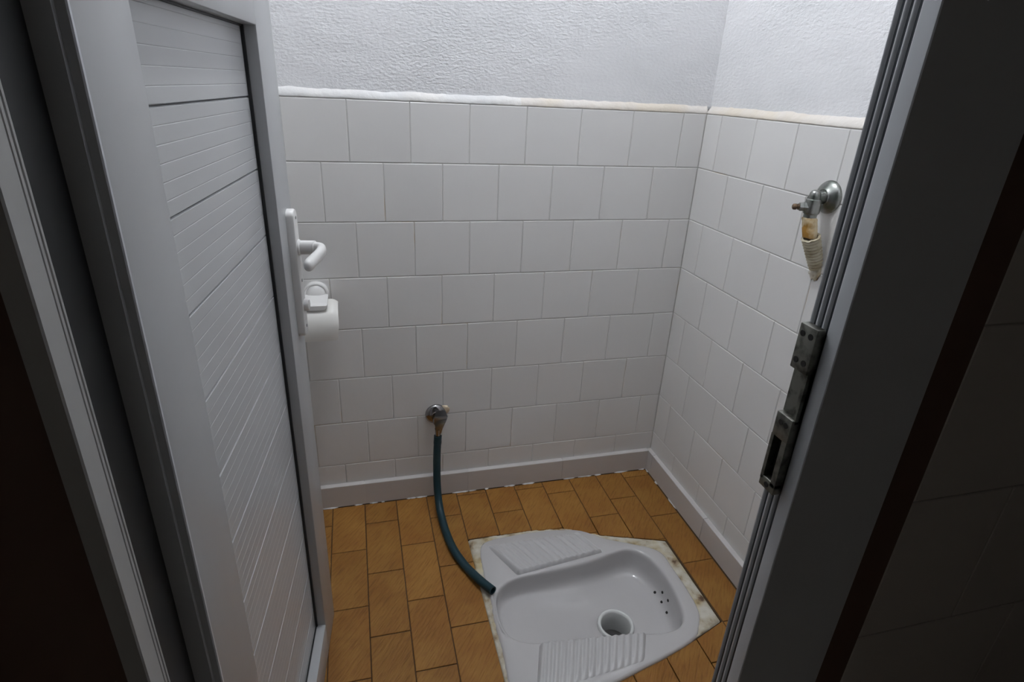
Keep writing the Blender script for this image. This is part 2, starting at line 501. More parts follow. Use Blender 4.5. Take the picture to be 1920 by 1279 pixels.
# ------------------------------------------------------------------ skirting tiles
SK_T, SK_H = 0.014, 0.079
def skirting(name, label, p0, direc, nout, edges):
    """edges: joint positions along direc from p0"""
    bm = bmesh.new()
    p0, direc, nout = Vector(p0), Vector(direc), Vector(nout)
    L = edges[-1]
    def xf(v): return p0 + direc * v.x + nout * v.y + Vector((0, 0, v.z))
    bm_box(bm, edges[0], L, -0.0012, SK_T - 0.0015, 0.0, SK_H - 0.001, xf)
    base = structure(from_bm(name, bm, M['grout']), label)
    for e0, e1 in zip(edges, edges[1:]):
        bm = bmesh.new()
        prof = [(-0.001, 0.0015), (SK_T, 0.0015), (SK_T, SK_H - 0.0012), (SK_T - 0.0012, SK_H), (-0.001, SK_H + 0.002)]
        a = [bm.verts.new(xf(Vector((e0 + 0.0011, y, z)))) for y, z in prof]
        b = [bm.verts.new(xf(Vector((e1 - 0.0011, y, z)))) for y, z in prof]
        n = len(prof)
        bm.faces.new(a); bm.faces.new(b[::-1])
        for i in range(n): bm.faces.new((a[i], a[(i + 1) % n], b[(i + 1) % n], b[i]))
        o = from_bm('skirting_tile', bm, M['skirt'], base, True, 35)
    return base
bb_back = skirting('baseboard_back', 'white tile skirting along the wall with the hose tap', (0, 0, 0), (-1, 0, 0), (0, -1, 0), [SK_T, 0.0075 + 0.331, 0.670, 1.001, 1.30 - SK_T])
bb_right = skirting('baseboard_right', 'white tile skirting beside the squat pan', (0, 0, 0), (0, -1, 0), (-1, 0, 0), [0.0, 0.045, 0.3786, 0.711, 1.044, -YF])
bb_left = skirting('baseboard_left', 'white tile skirting behind the open door', (XL, 0, 0), (0, -1, 0), (1, 0, 0), [0.0, 0.31, 0.64, 0.97, -YF])

def caulk(parent, p0, direc, nout, L, seed, dens):
    rnd = random.Random(seed)
    p0, direc, nout = Vector(p0), Vector(direc), Vector(nout)
    bm = bmesh.new(); x = 0.0
    while x < L:
        ln = rnd.uniform(0.01, 0.06)
        if rnd.random() < dens:
            n = 5
            pts = []
            for k in range(n + 1):
                t = x + ln * k / n
                w = (0.0022 if 0 < k < n else 0.0006) * rnd.uniform(0.6, 1.5)
                pts.append((t, w))
            bot = [bm.verts.new(p0 + direc * t + nout * (SK_T + w * 1.4) + Vector((0, 0, 0.0003))) for t, w in pts]
            top = [bm.verts.new(p0 + direc * t + nout * (SK_T + 0.0003) + Vector((0, 0, 0.001 + w))) for t, w in pts]
            for k in range(n): bm.faces.new((bot[k], bot[k + 1], top[k + 1], top[k]))
        x += ln + rnd.uniform(0.0, 0.03)
    return from_bm('caulk_line', bm, M['fillet'], parent)
caulk(bb_back, (-0.02, 0, 0), (-1, 0, 0), (0, -1, 0), 1.2, 3, 0.62)
caulk(bb_right, (0, -0.014, 0), (0, -1, 0), (-1, 0, 0), 1.0, 4, 0.25)

# ------------------------------------------------------------------ floor tiles
COLX = [-1.284, -1.2015, -1.1030, -1.0050, -0.9065, -0.8085, -0.7095, -0.6105, -0.5105, -0.4110, -0.3115, -0.2115, -0.1150, -0.0165]
# a cross joint of every column (the rest follow at the tile length)
JOINT = [-0.215, -0.098, -0.2155, -0.108, -0.2225, -0.1215, -0.236, -0.138, -0.0400, -0.0800, -0.2180, -0.1480, -0.0485]
TL = 0.2048
# outline of the cement patch (clockwise from back left), what the floor tiles are cut to
BACK_CUT = [(-0.7115, -0.2372), (-0.6105, -0.2375), (-0.5105, -0.2385), (-0.4110, -0.2520), (-0.3115, -0.2995), (-0.2115, -0.3310), (-0.1185, -0.3620)]
FRONT_CUT = [(-0.7115, -0.803), (-0.6105, -0.795), (-0.5105, -0.772), (-0.4110, -0.7455), (-0.3115, -0.7225), (-0.2115, -0.6940), (-0.1185, -0.6600)]
def cut_at(tab, x):
    for (xa, ya), (xb, yb) in zip(tab, tab[1:]):
        if xa <= x <= xb: return ya + (yb - ya) * (x - xa) / (xb - xa)
    return tab[0][1] if x < tab[0][0] else tab[-1][1]
def clip(poly, a, b, c):
    """keep a*x+b*y+c >= 0"""
    out = []
    for i, p in enumerate(poly):
        q = poly[(i + 1) % len(poly)]
        dp, dq = a * p[0] + b * p[1] + c, a * q[0] + b * q[1] + c
        if dp >= 0: out.append(p)
        if (dp >= 0) != (dq >= 0):
            t = dp / (dp - dq); out.append((p[0] + (q[0] - p[0]) * t, p[1] + (q[1] - p[1]) * t))
    return out
def inset(poly, e):
    n = len(poly); res = []
    area = sum(poly[i][0] * poly[(i + 1) % n][1] - poly[(i + 1) % n][0] * poly[i][1] for i in range(n))
    s = 1 if area > 0 else -1
    for i in range(n):
        p0, p1, p2 = Vector(poly[i - 1]), Vector(poly[i]), Vector(poly[(i + 1) % n])
        d1, d2 = (p1 - p0).normalized(), (p2 - p1).normalized()
        n1, n2 = Vector((-d1.y, d1.x)) * s, Vector((-d2.y, d2.x)) * s
        k = 1 + n1.dot(n2)
        res.append(tuple(p1 + (n1 + n2) * e / max(k, 0.3)))
    return res
def poly_area(poly):
    return abs(sum(poly[i][0] * poly[(i + 1) % len(poly)][1] - poly[(i + 1) % len(poly)][0] * poly[i][1] for i in range(len(poly)))) / 2
_ft = {}
def floor_tile(poly):
    # drop duplicate corners
    pp = []
    for q in poly:
        if not pp or (Vector(q) - Vector(pp[-1])).length > 0.002: pp.append(q)
    if len(pp) > 2 and (Vector(pp[0]) - Vector(pp[-1])).length < 0.002: pp.pop()
    if len(pp) < 3 or poly_area(pp) < 8e-5: return
    cx = sum(q[0] for q in pp) / len(pp); cy = sum(q[1] for q in pp) / len(pp)
    loc = [(q[0] - cx, q[1] - cy) for q in pp]
    key = tuple((round(a, 4), round(b, 4)) for a, b in loc)
    if key not in _ft:
        o1 = inset(loc, 0.0013); o2 = inset(loc, 0.0024)
        n = len(loc)
        v = [(x, y, -0.004) for x, y in o1] + [(x, y, -0.0008) for x, y in o1] + [(x, y, 0.0) for x, y in o2]
        f = [tuple(range(2 * n, 3 * n))]
        for o in (0, n):
            for i in range(n):
                j = (i + 1) % n; f.append((o + i, o + j, o + n + j, o + n + i))
        me = bpy.data.meshes.new('floor_tile'); me.from_pydata(v, [], f)
        bm = bmesh.new(); bm.from_mesh(me); bmesh.ops.recalc_face_normals(bm, faces=bm.faces)
        top = [fc_ for fc_ in bm.faces if len(fc_.verts) == n and all(abs(q.co.z) < 1e-6 for q in fc_.verts)]
        if top and top[0].normal.z < 0: bmesh.ops.reverse_faces(bm, faces=bm.faces)
        bm.to_mesh(me); bm.free()
        me.materials.append(M['ftile']); _ft[key] = me
    o = bpy.data.objects.new('floor_tile', _ft[key]); COL.objects.link(o); o.parent = floor
    o.location = (cx, cy, 0.0)
    o.rotation_euler = (random.gauss(0, 0.0012), random.gauss(0, 0.0012), 0)
for ci in range(len(COLX) - 1):
    x0, x1 = COLX[ci], COLX[ci + 1]
    ys = [JOINT[ci] + TL * k for k in (1, 0, -1, -2, -3, -4, -5, -6)]
    ys = [y for y in ys if -1.09 < y < -SK_T - 0.012]
    ys = [-SK_T - 0.0015] + ys + [YF + 0.001]
    inside = x0 > -0.712 and x1 < -0.11
    for ya, yb in zip(ys, ys[1:]):
        sk = 0.004
        rect = [(x0 + sk * 0.5 * (0.5 + ya), yb), (x1 + sk * 0.5 * (0.5 + ya), yb), (x1 + sk * 0.5 * (0.5 + ya), ya), (x0 + sk * 0.5 * (0.5 + ya), ya)]
        rect = [(x0, yb), (x1, yb), (x1, ya), (x0, ya)]
        if not inside:
            floor_tile(rect); continue
        for tab, sgn in ((BACK_CUT, 1), (FRONT_CUT, -1)):
            y0c, y1c = cut_at(tab, x0), cut_at(tab, x1)
            m_ = (y1c - y0c) / (x1 - x0)
            # y - (y0c + m(x-x0)) >= 0
            q = clip(rect, -m_ * sgn, sgn, -(y0c - m_ * x0) * sgn)
            if len(q) >= 3: floor_tile(q)

# ------------------------------------------------------------------ squat toilet pan
CX, CY = -0.42, -0.515
def lift(p, h):
    """shift a plan point seen at floor level to where it stands at height h"""
    k = 1 - h / 1.2519
    return Vector((CAM.x + (p[0] - CAM.x) * k, CAM.y + (p[1] - CAM.y) * k))
OUTLINE = [(-0.664, -0.253), (-0.59, -0.2445), (-0.513, -0.2420), (-0.4285, -0.2490), (-0.360, -0.265), (-0.300, -0.312), (-0.243, -0.342), (-0.176, -0.378),
           (-0.152, -0.410), (-0.151, -0.460), (-0.149, -0.534), (-0.156, -0.615), (-0.183, -0.662), (-0.2145, -0.6915), (-0.3157, -0.7225), (-0.382, -0.738),
           (-0.456, -0.756), (-0.55, -0.776), (-0.64, -0.783), (-0.694, -0.770), (-0.703, -0.705), (-0.697, -0.645), (-0.697, -0.590), (-0.697, -0.522),
           (-0.692, -0.475), (-0.693, -0.413), (-0.690, -0.347), (-0.683, -0.280)]
RIM = [(-0.682, -0.515), (-0.675, -0.462), (-0.654, -0.432), (-0.606, -0.411), (-0.525, -0.4047), (-0.385, -0.393), (-0.291, -0.375), (-0.243, -0.3735), (-0.206, -0.408),
       (-0.189, -0.476), (-0.190, -0.541), (-0.201, -0.605), (-0.216, -0.637), (-0.246, -0.656), (-0.291, -0.658), (-0.385, -0.641), (-0.525, -0.626), (-0.606, -0.619), (-0.654, -0.600), (-0.676, -0.568)]
NA = 160
def polar(pts, h):
    pts = [lift(p, h) for p in pts]
    dense = spline([(p.x, p.y, 0) for p in pts], 14, True)
    n = len(dense); out = []
    for k in range(NA):
        th = 2 * math.pi * k / NA
        dx, dy = math.cos(th), math.sin(th)
        best = None
        for i in range(n):
            a, b = dense[i], dense[(i + 1) % n]
            ax, ay, bx, by = a.x - CX, a.y - CY, b.x - CX, b.y - CY
            ex, ey = bx - ax, by - ay
            den = dx * ey - dy * ex
            if abs(den) < 1e-12: continue
            t = (ax * ey - ay * ex) / den; u = (ax * dy - ay * dx) / den
            if t > 0 and -1e-6 <= u <= 1 + 1e-6 and (best is None or t > best): best = t
        out.append(Vector((CX + dx * best, CY + dy * best)))
    return out
H_RIM = 0.009
DR = Vector((-0.360, -0.555))
def build_pan():
    root = thing('squat_toilet', (CX, CY, 0), 'white ceramic squat toilet pan set in the ochre tiled floor', 'squat toilet')
    out = polar(OUTLINE, H_RIM); rim = polar(RIM, H_RIM)
    # smooth the outline a little
    for _ in range(2): out = [(out[i - 1] + out[i] * 2 + out[(i + 1) % NA]) / 4 for i in range(NA)]
    for _ in range(1): rim = [(rim[i - 1] + rim[i] * 2 + rim[(i + 1) % NA]) / 4 for i in range(NA)]
    c = Vector((CX, CY))
    loops = []
    def loop(fn):
        loops.append([fn(i) for i in range(NA)])
    def toward(p, q, d):
        v = q - p
        return p + v.normalized() * min(d, v.length)
    loop(lambda i: (*out[i], -0.03))
    loop(lambda i: (*out[i], 0.003))
    loop(lambda i: (*toward(out[i], c, 0.002), 0.0065))
    loop(lambda i: (*toward(out[i], c, 0.006), H_RIM))
    loop(lambda i: (*(out[i].lerp(rim[i], 0.5) if (out[i] - rim[i]).length > 0.03 else out[i].lerp(rim[i], 0.6)), H_RIM + 0.0005))
    # rim roll-over into the bowl
    prof = [(-0.011, 0.0), (-0.006, -0.0005), (-0.002, -0.0024), (0.0004, -0.0065), (0.0012, -0.014), (0.0020, -0.028), (0.0034, -0.044), (0.0064, -0.056), (0.0120, -0.0645), (0.021, -0.0700), (0.034, -0.0728), (0.052, -0.0745)]
    for d, z in prof:
        def fn(i, d=d, z=z):
            p = rim[i]; v = (c - p)
            # gentler slope towards the flat (left) end, deeper at the outlet end
            u = min(max((p.x + 0.70) / 0.52, 0), 1)
            k = 0.80 + 0.34 * u
            q = p + v.normalized() * d if d >= 0 else p - v.normalized() * min(-d, (out[i] - p).length * 0.45)
            return (q.x, q.y, H_RIM + z * k)
        loop(fn)
    last = loops[-1]
    rd = 0.052
    dz = -0.079
    dloop = [Vector((DR.x + rd * math.cos(2 * math.pi * i / NA), DR.y + rd * math.sin(2 * math.pi * i / NA), dz)) for i in range(NA)]
    for t in (0.15, 0.3, 0.45, 0.6, 0.75, 0.88, 1.0):
        s = t
        loops.append([(last[i][0] + (dloop[i].x - last[i][0]) * s, last[i][1] + (dloop[i].y - last[i][1]) * s, last[i][2] + (dz - last[i][2]) * (1 - (1 - s) ** 1.6)) for i in range(NA)])
    for r, z in ((0.050, dz - 0.002), (0.047, dz - 0.006), (0.045, dz - 0.015), (0.043, dz - 0.05), (0.038, dz - 0.085)):
        loops.append([(DR.x + r * math.cos(2 * math.pi * i / NA), DR.y + r * math.sin(2 * math.pi * i / NA) , z) for i in range(NA)])
    bm = bmesh.new()
    rings = [[bm.verts.new(p) for p in lp] for lp in loops]
    for a, b in zip(rings, rings[1:]):
        for i in range(NA): bm.faces.new((a[i], a[(i + 1) % NA], b[(i + 1) % NA], b[i]))
    bmesh.ops.recalc_face_normals(bm, faces=bm.faces)
    # open shell: make sure it faces up
    up = sum(f.normal.z * f.calc_area() for f in bm.faces)
    if up < 0: bmesh.ops.reverse_faces(bm, faces=bm.faces)
    me = bpy.data.meshes.new('pan_body'); bm.to_mesh(me); bm.free()
    body = add_obj('pan_body', me, M['ceramic'], root, True)
    # outlet collar
    n = 48; bm = bmesh.new(); rr = []
    for r, z in ((0.0500, dz - 0.005), (0.0495, dz + 0.004), (0.0480, dz + 0.0072), (0.0455, dz + 0.0078), (0.0420, dz + 0.0068), (0.0396, dz + 0.001), (0.0390, dz - 0.03), (0.0380, dz - 0.06)):
        rr.append([bm.verts.new((DR.x + r * math.cos(2 * math.pi * k / n), DR.y + r * math.sin(2 * math.pi * k / n), z)) for k in range(n)])
    for a, b in zip(rr, rr[1:]):
        for k in range(n): bm.faces.new((a[k], a[(k + 1) % n], b[(k + 1) % n], b[k]))
    me = bpy.data.meshes.new('outlet_collar')
    bmesh.ops.recalc_face_normals(bm, faces=bm.faces)
    if sum(f.normal.z * f.calc_area() for f in bm.faces) < 0: bmesh.ops.reverse_faces(bm, faces=bm.faces)
    bm.to_mesh(me); bm.free()
    add_obj('outlet_collar', me, M['collar'], root, True)
    bm = bmesh.new()
    bm_tube(bm, [(DR.x, DR.y, dz - 0.088), (DR.x, DR.y, dz - 0.084)], 0.0385, 32)
    w = from_bm('outlet_hole', bm, M['hole'], root); w['label'] = 'dark outlet hole'
    # ribbed foot rests: back one, then its mirror image at the front
    def pad(corners, nr, mirror):
        A, B, C_, D = [lift(q, 0.013) for q in corners]      # back-left, back-right, front-right, front-left
        bm = bmesh.new(); nu, nv = nr * 8, 36
        g = []
        for j in range(nv + 1):
            v = j / nv; row = []
            for i in range(nu + 1):
                u = i / nu
                p = (A.lerp(B, u)).lerp(D.lerp(C_, u), v)
                edge = min(1.0, min(u, 1 - u) / 0.035)
                ev = min(1.0, (1 - v) / 0.028) * min(1.0, v / 0.22)
                rib = 0.5 - 0.5 * math.cos(2 * math.pi * u * nr)
                rib = rib ** 0.8
                prof = (edge ** 0.5) * (ev ** 0.5)
                h = H_RIM - 0.002 + prof * (0.0045 + 0.0095 * v + 0.0038 * rib)
                row.append(bm.verts.new((p.x, p.y, h)))
            g.append(row)
        for j in range(nv):
            for i in range(nu): bm.faces.new((g[j][i], g[j][i + 1], g[j + 1][i + 1], g[j + 1][i]))
        bmesh.ops.recalc_face_normals(bm, faces=bm.faces)
        if sum(f.normal.z for f in bm.faces) < 0: bmesh.ops.reverse_faces(bm, faces=bm.faces)
        me = bpy.data.meshes.new('foot_rest'); bm.to_mesh(me); bm.free()
        o = add_obj('foot_rest', me, M['ceramic_pad'], root, True)
        return o
    pad([(-0.662, -0.268), (-0.367, -0.268), (-0.328, -0.366), (-0.600, -0.399)], 15, False)
    pad([(-0.650, -0.748), (-0.366, -0.721), (-0.330, -0.655), (-0.604, -0.624)], 15, True)
    # flush holes in the end wall of the bowl
    from mathutils.bvhtree import BVHTree
    bv = BVHTree.FromPolygons([v.co.copy() for v in body.data.vertices], [tuple(p.vertices) for p in body.data.polygons])
    for (y, z) in ((-0.4850, -0.0650), (-0.5050, -0.0460), (-0.5210, -0.0640), (-0.5375, -0.0420), (-0.5570, -0.0640)):
        hit, nrm, _, _ = bv.ray_cast(Vector((-0.30, y, z)), Vector((1, 0, 0)))
        if hit is None: continue
        if nrm.x > 0: nrm = -nrm
        lathe('flush_hole', hit - nrm * 0.003, nrm, [(0, 0.0040), (0.0042, 0.0040)], M['hole'], root, 14)
    return root
pan = build_pan()

# ------------------------------------------------------------------ cement patch round the pan (belongs to the floor)
def cement_patch():
    outer_pts = []
    for (xa, ya), (xb, yb) in zip(BACK_CUT, BACK_CUT[1:]):
        for k in range(8): outer_pts.append((xa + (xb - xa) * k / 8, ya + (yb - ya) * k / 8))
    for k in range(24): outer_pts.append((-0.1185, -0.362 + (-0.660 + 0.362) * k / 24))
    for (xa, ya), (xb, yb) in zip(FRONT_CUT[::-1], FRONT_CUT[::-1][1:]):
        for k in range(8): outer_pts.append((xa + (xb - xa) * k / 8, ya + (yb - ya) * k / 8))
    for k in range(40): outer_pts.append((-0.7115, -0.803 + (-0.2372 + 0.803) * k / 40))
    inner = polar(OUTLINE, H_RIM)
    n = 400
    def ray_hit(th, pts):
        dx, dy = math.cos(th), math.sin(th); best = None
        m_ = len(pts)
        for i in range(m_):
            ax, ay = pts[i][0] - CX, pts[i][1] - CY
            bx, by = pts[(i + 1) % m_][0] - CX, pts[(i + 1) % m_][1] - CY
            ex, ey = bx - ax, by - ay; den = dx * ey - dy * ex
            if abs(den) < 1e-12: continue
            t = (ax * ey - ay * ex) / den; u = (ax * dy - ay * dx) / den
            if t > 0 and -1e-6 <= u <= 1.000001 and (best is None or t > best): best = t
        return best
    inn = [(v.x, v.y) for v in inner]
    bm = bmesh.new(); rows = []
    for k in range(n):
        th = 2 * math.pi * k / n
        ro = ray_hit(th, outer_pts); ri = ray_hit(th, inn) - 0.004
        ro = max(ro - 0.0008, ri + 0.0012)
        dx, dy = math.cos(th), math.sin(th); row = []
        for j, t in enumerate((1.0, 0.93, 0.8, 0.62, 0.44, 0.28, 0.12, 0.0)):
            r = ri + (ro - ri) * t
            x, y = CX + dx * r, CY + dy * r
            h = 0.0035 * noise.noise(Vector((x * 45, y * 45, 1))) + 0.002 * noise.noise(Vector((x * 120, y * 120, 4)))
            z = (-0.004 if j == 0 else -0.0005 if j == 1 else 0.0022 + h)
            z += 0.003 * (1 - t)
            row.append(bm.verts.new((x, y, min(z, 0.0085))))
        rows.append(row)
    for k in range(n):
        a, b = rows[k], rows[(k + 1) % n]
        for j in range(len(a) - 1): bm.faces.new((a[j], a[j + 1], b[j + 1], b[j]))
    bmesh.ops.recalc_face_normals(bm, faces=bm.faces)
    if sum(f.normal.z for f in bm.faces) < 0: bmesh.ops.reverse_faces(bm, faces=bm.faces)
    me = bpy.data.meshes.new('cement_patch'); bm.to_mesh(me); bm.free()
    o = add_obj('cement_patch', me, M['cement'], floor, True)
    o['label'] = 'rough stained cement round the pan'
cement_patch()

# ------------------------------------------------------------------ door leaf
FC = Vector((-1.0932, -0.4748, 0)); hd = math.radians(5.6)
DD = Vector((math.sin(hd), math.cos(hd), 0)); NN = Vector((math.cos(hd), -math.sin(hd), 0))
def DW(v):      # door space: x along the leaf towards its free edge, y out of the visible face, z up
    return FC + DD * v.x + NN * v.y + Vector((0, 0, v.z))
door = bpy.data.objects.new('door_1', None); COL.objects.link(door)
door.location = DW(Vector((-0.29, -0.022, 0.012)))
structure(door, 'white plastic door with horizontal boards, standing open')
S0, S1, SL, SH = -0.620, 0.037, -0.494, -0.070
TH = 0.045; ZB, ZLIP, ZM0, ZM1, ZT0, ZTOP = 0.012, 0.100, 1.315, 1.405, 1.930, 2.010
box('stile', SH, S1, -TH, 0, ZB, ZTOP, M['pvc'], door, DW, 0.0025)
box('stile', S0, SL, -TH, 0, ZB, ZTOP, M['pvc'], door, DW, 0.0025)
box('bottom_rail', SL, SH, -TH, 0, ZB, ZLIP, M['pvc'], door, DW, 0.0015)
box('middle_rail', SL, SH, -TH, 0, ZM0, ZM1, M['pvc'], door, DW, 0.0015)
box('top_rail', SL, SH, -TH, 0, ZT0, ZTOP, M['pvc'], door, DW, 0.0015)
QF = -0.022       # face of the boards
def board(z0, z1, full):
    """one tongue-and-groove board with five fine grooves"""
    PITCH = 0.1059; g = 0.0011
    prof = [(z0 + 0.0004, QF - 0.0030), (z0 + 0.0018, QF)]
    zt = full
    k = 1
    sub = PITCH / 6
    while full + sub * k < z1 - 0.004:
        zz = full + sub * k
        if zz > z0 + 0.006:
            prof += [(zz - 0.0008, QF), (zz, QF - 0.00028), (zz + 0.0008, QF)]
        k += 1
    prof += [(z1 - 0.0018, QF), (z1 - 0.0004, QF - 0.0030), (z1 - 0.0004, QF - 0.014), (z0 + 0.0004, QF - 0.014)]
    bm = bmesh.new()
    a = [bm.verts.new(DW(Vector((SL + 0.0005, q, z)))) for z, q in prof]
    b = [bm.verts.new(DW(Vector((SH - 0.0005, q, z)))) for z, q in prof]
    n = len(prof)
    bm.faces.new(a); bm.faces.new(b[::-1])
    for i in range(n): bm.faces.new((a[i], a[(i + 1) % n], b[(i + 1) % n], b[i]))
    from_bm('board', bm, M['board'], door)
ref, PITCH = 1.2180, 0.1059
def boards(zlo, zhi):
    k0 = math.floor((zlo - ref) / PITCH)
    z = ref + k0 * PITCH
    while z < zhi - 0.004:
        a, b = max(z, zlo), min(z + PITCH, zhi)
        if b - a > 0.006: board(a, b, z)
        z += PITCH
boards(ZLIP, ZM0); boards(ZM1, ZT0)
for zlo, zhi in ((ZLIP, ZM0), (ZM1, ZT0)):
    for a, b, c, d in ((SH - 0.0045, SH, zlo, zhi), (SL, SL + 0.0045, zlo, zhi)):
        box('rubber_seal', a, b, QF + 0.0002, QF + 0.0045, c + 0.0003, d - 0.0003, M['rubber'], door, DW)
    for z in (zlo, zhi - 0.003):
        box('rubber_seal', SL + 0.0046, SH - 0.0046, QF + 0.0002, QF + 0.0030, z + 0.0002, z + 0.0028, M['rubber'], door, DW)

# lock plate, lever, thumb turn
def lock():
    s0, s1, q1, z0, z1 = -0.018, 0.014, 0.0135, 0.796, 1.036
    cs, r = (s0 + s1) / 2, (s1 - s0) / 2
    out = []
    for k in range(13):
        a = math.pi * k / 12; out.append((cs + r * math.cos(a), z1 - r * 0.75 + r * 0.75 * math.sin(a)))
    for k in range(13):
        a = math.pi + math.pi * k / 12; out.append((cs + r * math.cos(a), z0 + r * 0.75 + r * 0.75 * math.sin(a)))
    bm = bmesh.new(); n = len(out); rings = []
    for q, sh in ((-0.001, 0), (q1 - 0.003, 0), (q1 - 0.0008, 0.0012), (q1, 0.0035)):
        ring = []
        for s, z in out:
            zz = z + (sh if z < 0.9 else -sh)
            ss = cs + (s - cs) * (1 - sh / r)
            ring.append(bm.verts.new(DW(Vector((ss, q, zz)))))
        rings.append(ring)
    for a, b in zip(rings, rings[1:]):
        for i in range(n): bm.faces.new((a[i], a[(i + 1) % n], b[(i + 1) % n], b[i]))
    bm.faces.new(rings[-1]); bm.faces.new(rings[0][::-1])
    plate = from_bm('lock_plate', bm, M['plastic'], door, True, 40)
    plate['label'] = 'long white plastic lock plate'
    def sub(o): o.parent = plate; o.location = (0, 0, 0); return o
    # lever: round neck, then a flat grip that turns back along the door
    zc = 0.967
    pts = [(-0.002, 0.012, zc), (-0.002, 0.030, zc), (-0.003, 0.043, zc), (-0.010, 0.053, zc), (-0.024, 0.0565, zc), (-0.050, 0.0545, zc - 0.001), (-0.085, 0.0500, zc - 0.001), (-0.108, 0.0478, zc - 0.001), (-0.120, 0.0468, zc - 0.001)]
    dense = spline(pts, 9)
    bm = bmesh.new(); rings = []; n = 20
    for i, p in enumerate(dense):
        t = (dense[min(i + 1, len(dense) - 1)] - dense[max(i - 1, 0)]).normalized()
        side = Vector((-t.y, t.x, 0)).normalized()
        f = i / (len(dense) - 1)
        w, h = 0.0078, 0.0105
        if f < 0.25: w, h = 0.0105, 0.0125
        if f > 0.86: k = math.sqrt(max(1 - ((f - 0.86) / 0.14) ** 2, 0.0004)); w *= k; h *= k
        ring = []
        for a in range(n):
            an = 2 * math.pi * a / n
            ring.append(bm.verts.new(DW(p + side * (w * math.copysign(abs(math.cos(an)) ** 0.85, math.cos(an))) + Vector((0, 0, h * math.copysign(abs(math.sin(an)) ** 0.85, math.sin(an)))))))
        rings.append(ring)
    for a, b in zip(rings, rings[1:]):
        for i in range(n): bm.faces.new((a[i], a[(i + 1) % n], b[(i + 1) % n], b[i]))
    bm.faces.new(rings[0][::-1]); bm.faces.new(rings[-1])
    lever = from_bm('lever_handle', bm, M['plastic'], door, True, 50)
    lever.parent = plate
    def p3(s, q, z): return DW(Vector((s, q, z)))
    col = lathe('lever_collar', p3(-0.002, q1 - 0.001, zc), NN, [(0, 0.0145), (0.003, 0.0145), (0.0045, 0.013)], M['plastic'], door, 24); col.parent = plate
    tt = lathe('thumb_turn', p3(-0.002, q1 - 0.001, 0.857), NN, [(0, 0.0115), (0.006, 0.0115), (0.0095, 0.0105), (0.0105, 0.007)], M['plastic'], door, 22); tt.parent = plate
    for s, z in ((-0.002, 1.021), (-0.002, 0.905), (-0.002, 0.815)):
        sc = lathe('screw', p3(s, q1 - 0.0006, z), NN, [(0, 0.0034), (0.0012, 0.0030)], M['screw'], door, 12); sc.parent = plate
    for ch in list(plate.children):
        ch.location = (0, 0, 0)
lock()
for z in (0.25, 1.05, 1.80):
    lathe('hinge', DW(Vector((S0 + 0.004, -TH - 0.0065, z))), (0, 0, 1), [(0, 0.006), (0.0, 0.0065), (0.09, 0.0065), (0.09, 0.006)], M['frame'], door, 14)

# ------------------------------------------------------------------ door frame
frame = bpy.data.objects.new('trim_1', None); COL.objects.link(frame)
frame.location = (-0.83, -1.12, 0)
structure(frame, 'grey white door frame with grooved jamb')
ZH = 2.06
def extrude(name, poly, z0, z1, m, parent, smooth=True):
    bm = bmesh.new(); bm_prism(bm, poly, z0, z1)
    return from_bm(name, bm, m, parent, smooth, 38)
# latch-side jamb: three soft grooves towards the room
XR = -0.524
def jamb_right():
    pts = [(-0.4895, -1.0975), (XR + 0.0015, -1.0975), (XR, -1.0990)]
    y0, y1, per = -1.0995, -1.1262, 3
    for k in range(per * 12 + 1):
        t = k / 12.0
        ridge = abs(math.cos(math.pi * t)) ** 0.55
        pts.append((XR + 0.0065 * (1 - ridge), y0 + (y1 - y0) * k / (per * 12)))
    pts += [(XR, -1.1420), (XR + 0.001, -1.1430), (-0.4990, -1.1430), (-0.4990, -1.1405), (-0.4895, -1.1405)]
    return extrude('jamb', pts, 0.0, ZH, M['frame'], frame)
jamb_right()
for t in (0.5, 1.5, 2.5):
    yc = -1.0995 + (-1.1262 + 1.0995) * t / 3
    box('rubber_seal', XR + 0.0022, XR + 0.0068, yc - 0.0016, yc + 0.0016, 0.001, ZH - 0.046, M['seal'], frame)  # dark strips added so the jamb grooves read as deeply shaded
box('architrave', -0.4988, -0.388, -1.1418, -1.1392, 0.0, ZH + 0.05, M['frame'], frame)
# hinge-side jamb: thin stop lip, black reveal strip, then a light casing towards the corridor
XJ = -1.1381
extrude('jamb', [(-1.1755, -1.0975), (XJ - 0.001, -1.0975), (XJ, -1.0985), (XJ, -1.1015), (XJ - 0.001, -1.1025), (-1.1450, -1.1025), (-1.1460, -1.1050), (-1.1616, -1.1050), (-1.1755, -1.1050)], 0.0, ZH, M['frame'], frame)
rv = box('reveal_strip', -1.1755, -1.1616, -1.1518, -1.1052, 0.0, ZH, M['rubber'], frame); rv['label'] = 'black reveal strip'
box('head', XJ, XR, -1.143, -1.0975, ZH - 0.045, ZH, M['frame'], frame)
extrude('casing', [(-1.1616, -1.1520), (-1.1616, -1.1545), (-1.1632, -1.1557), (-1.1616, -1.1570), (-1.1616, -1.1600), (-1.1628, -1.1610), (-1.1616, -1.1620), (-1.1616, -1.1830), (-1.1628, -1.1843), (-1.1765, -1.1843), (-1.1765, -1.1520)], 0.0, ZH, M['casing'], frame)
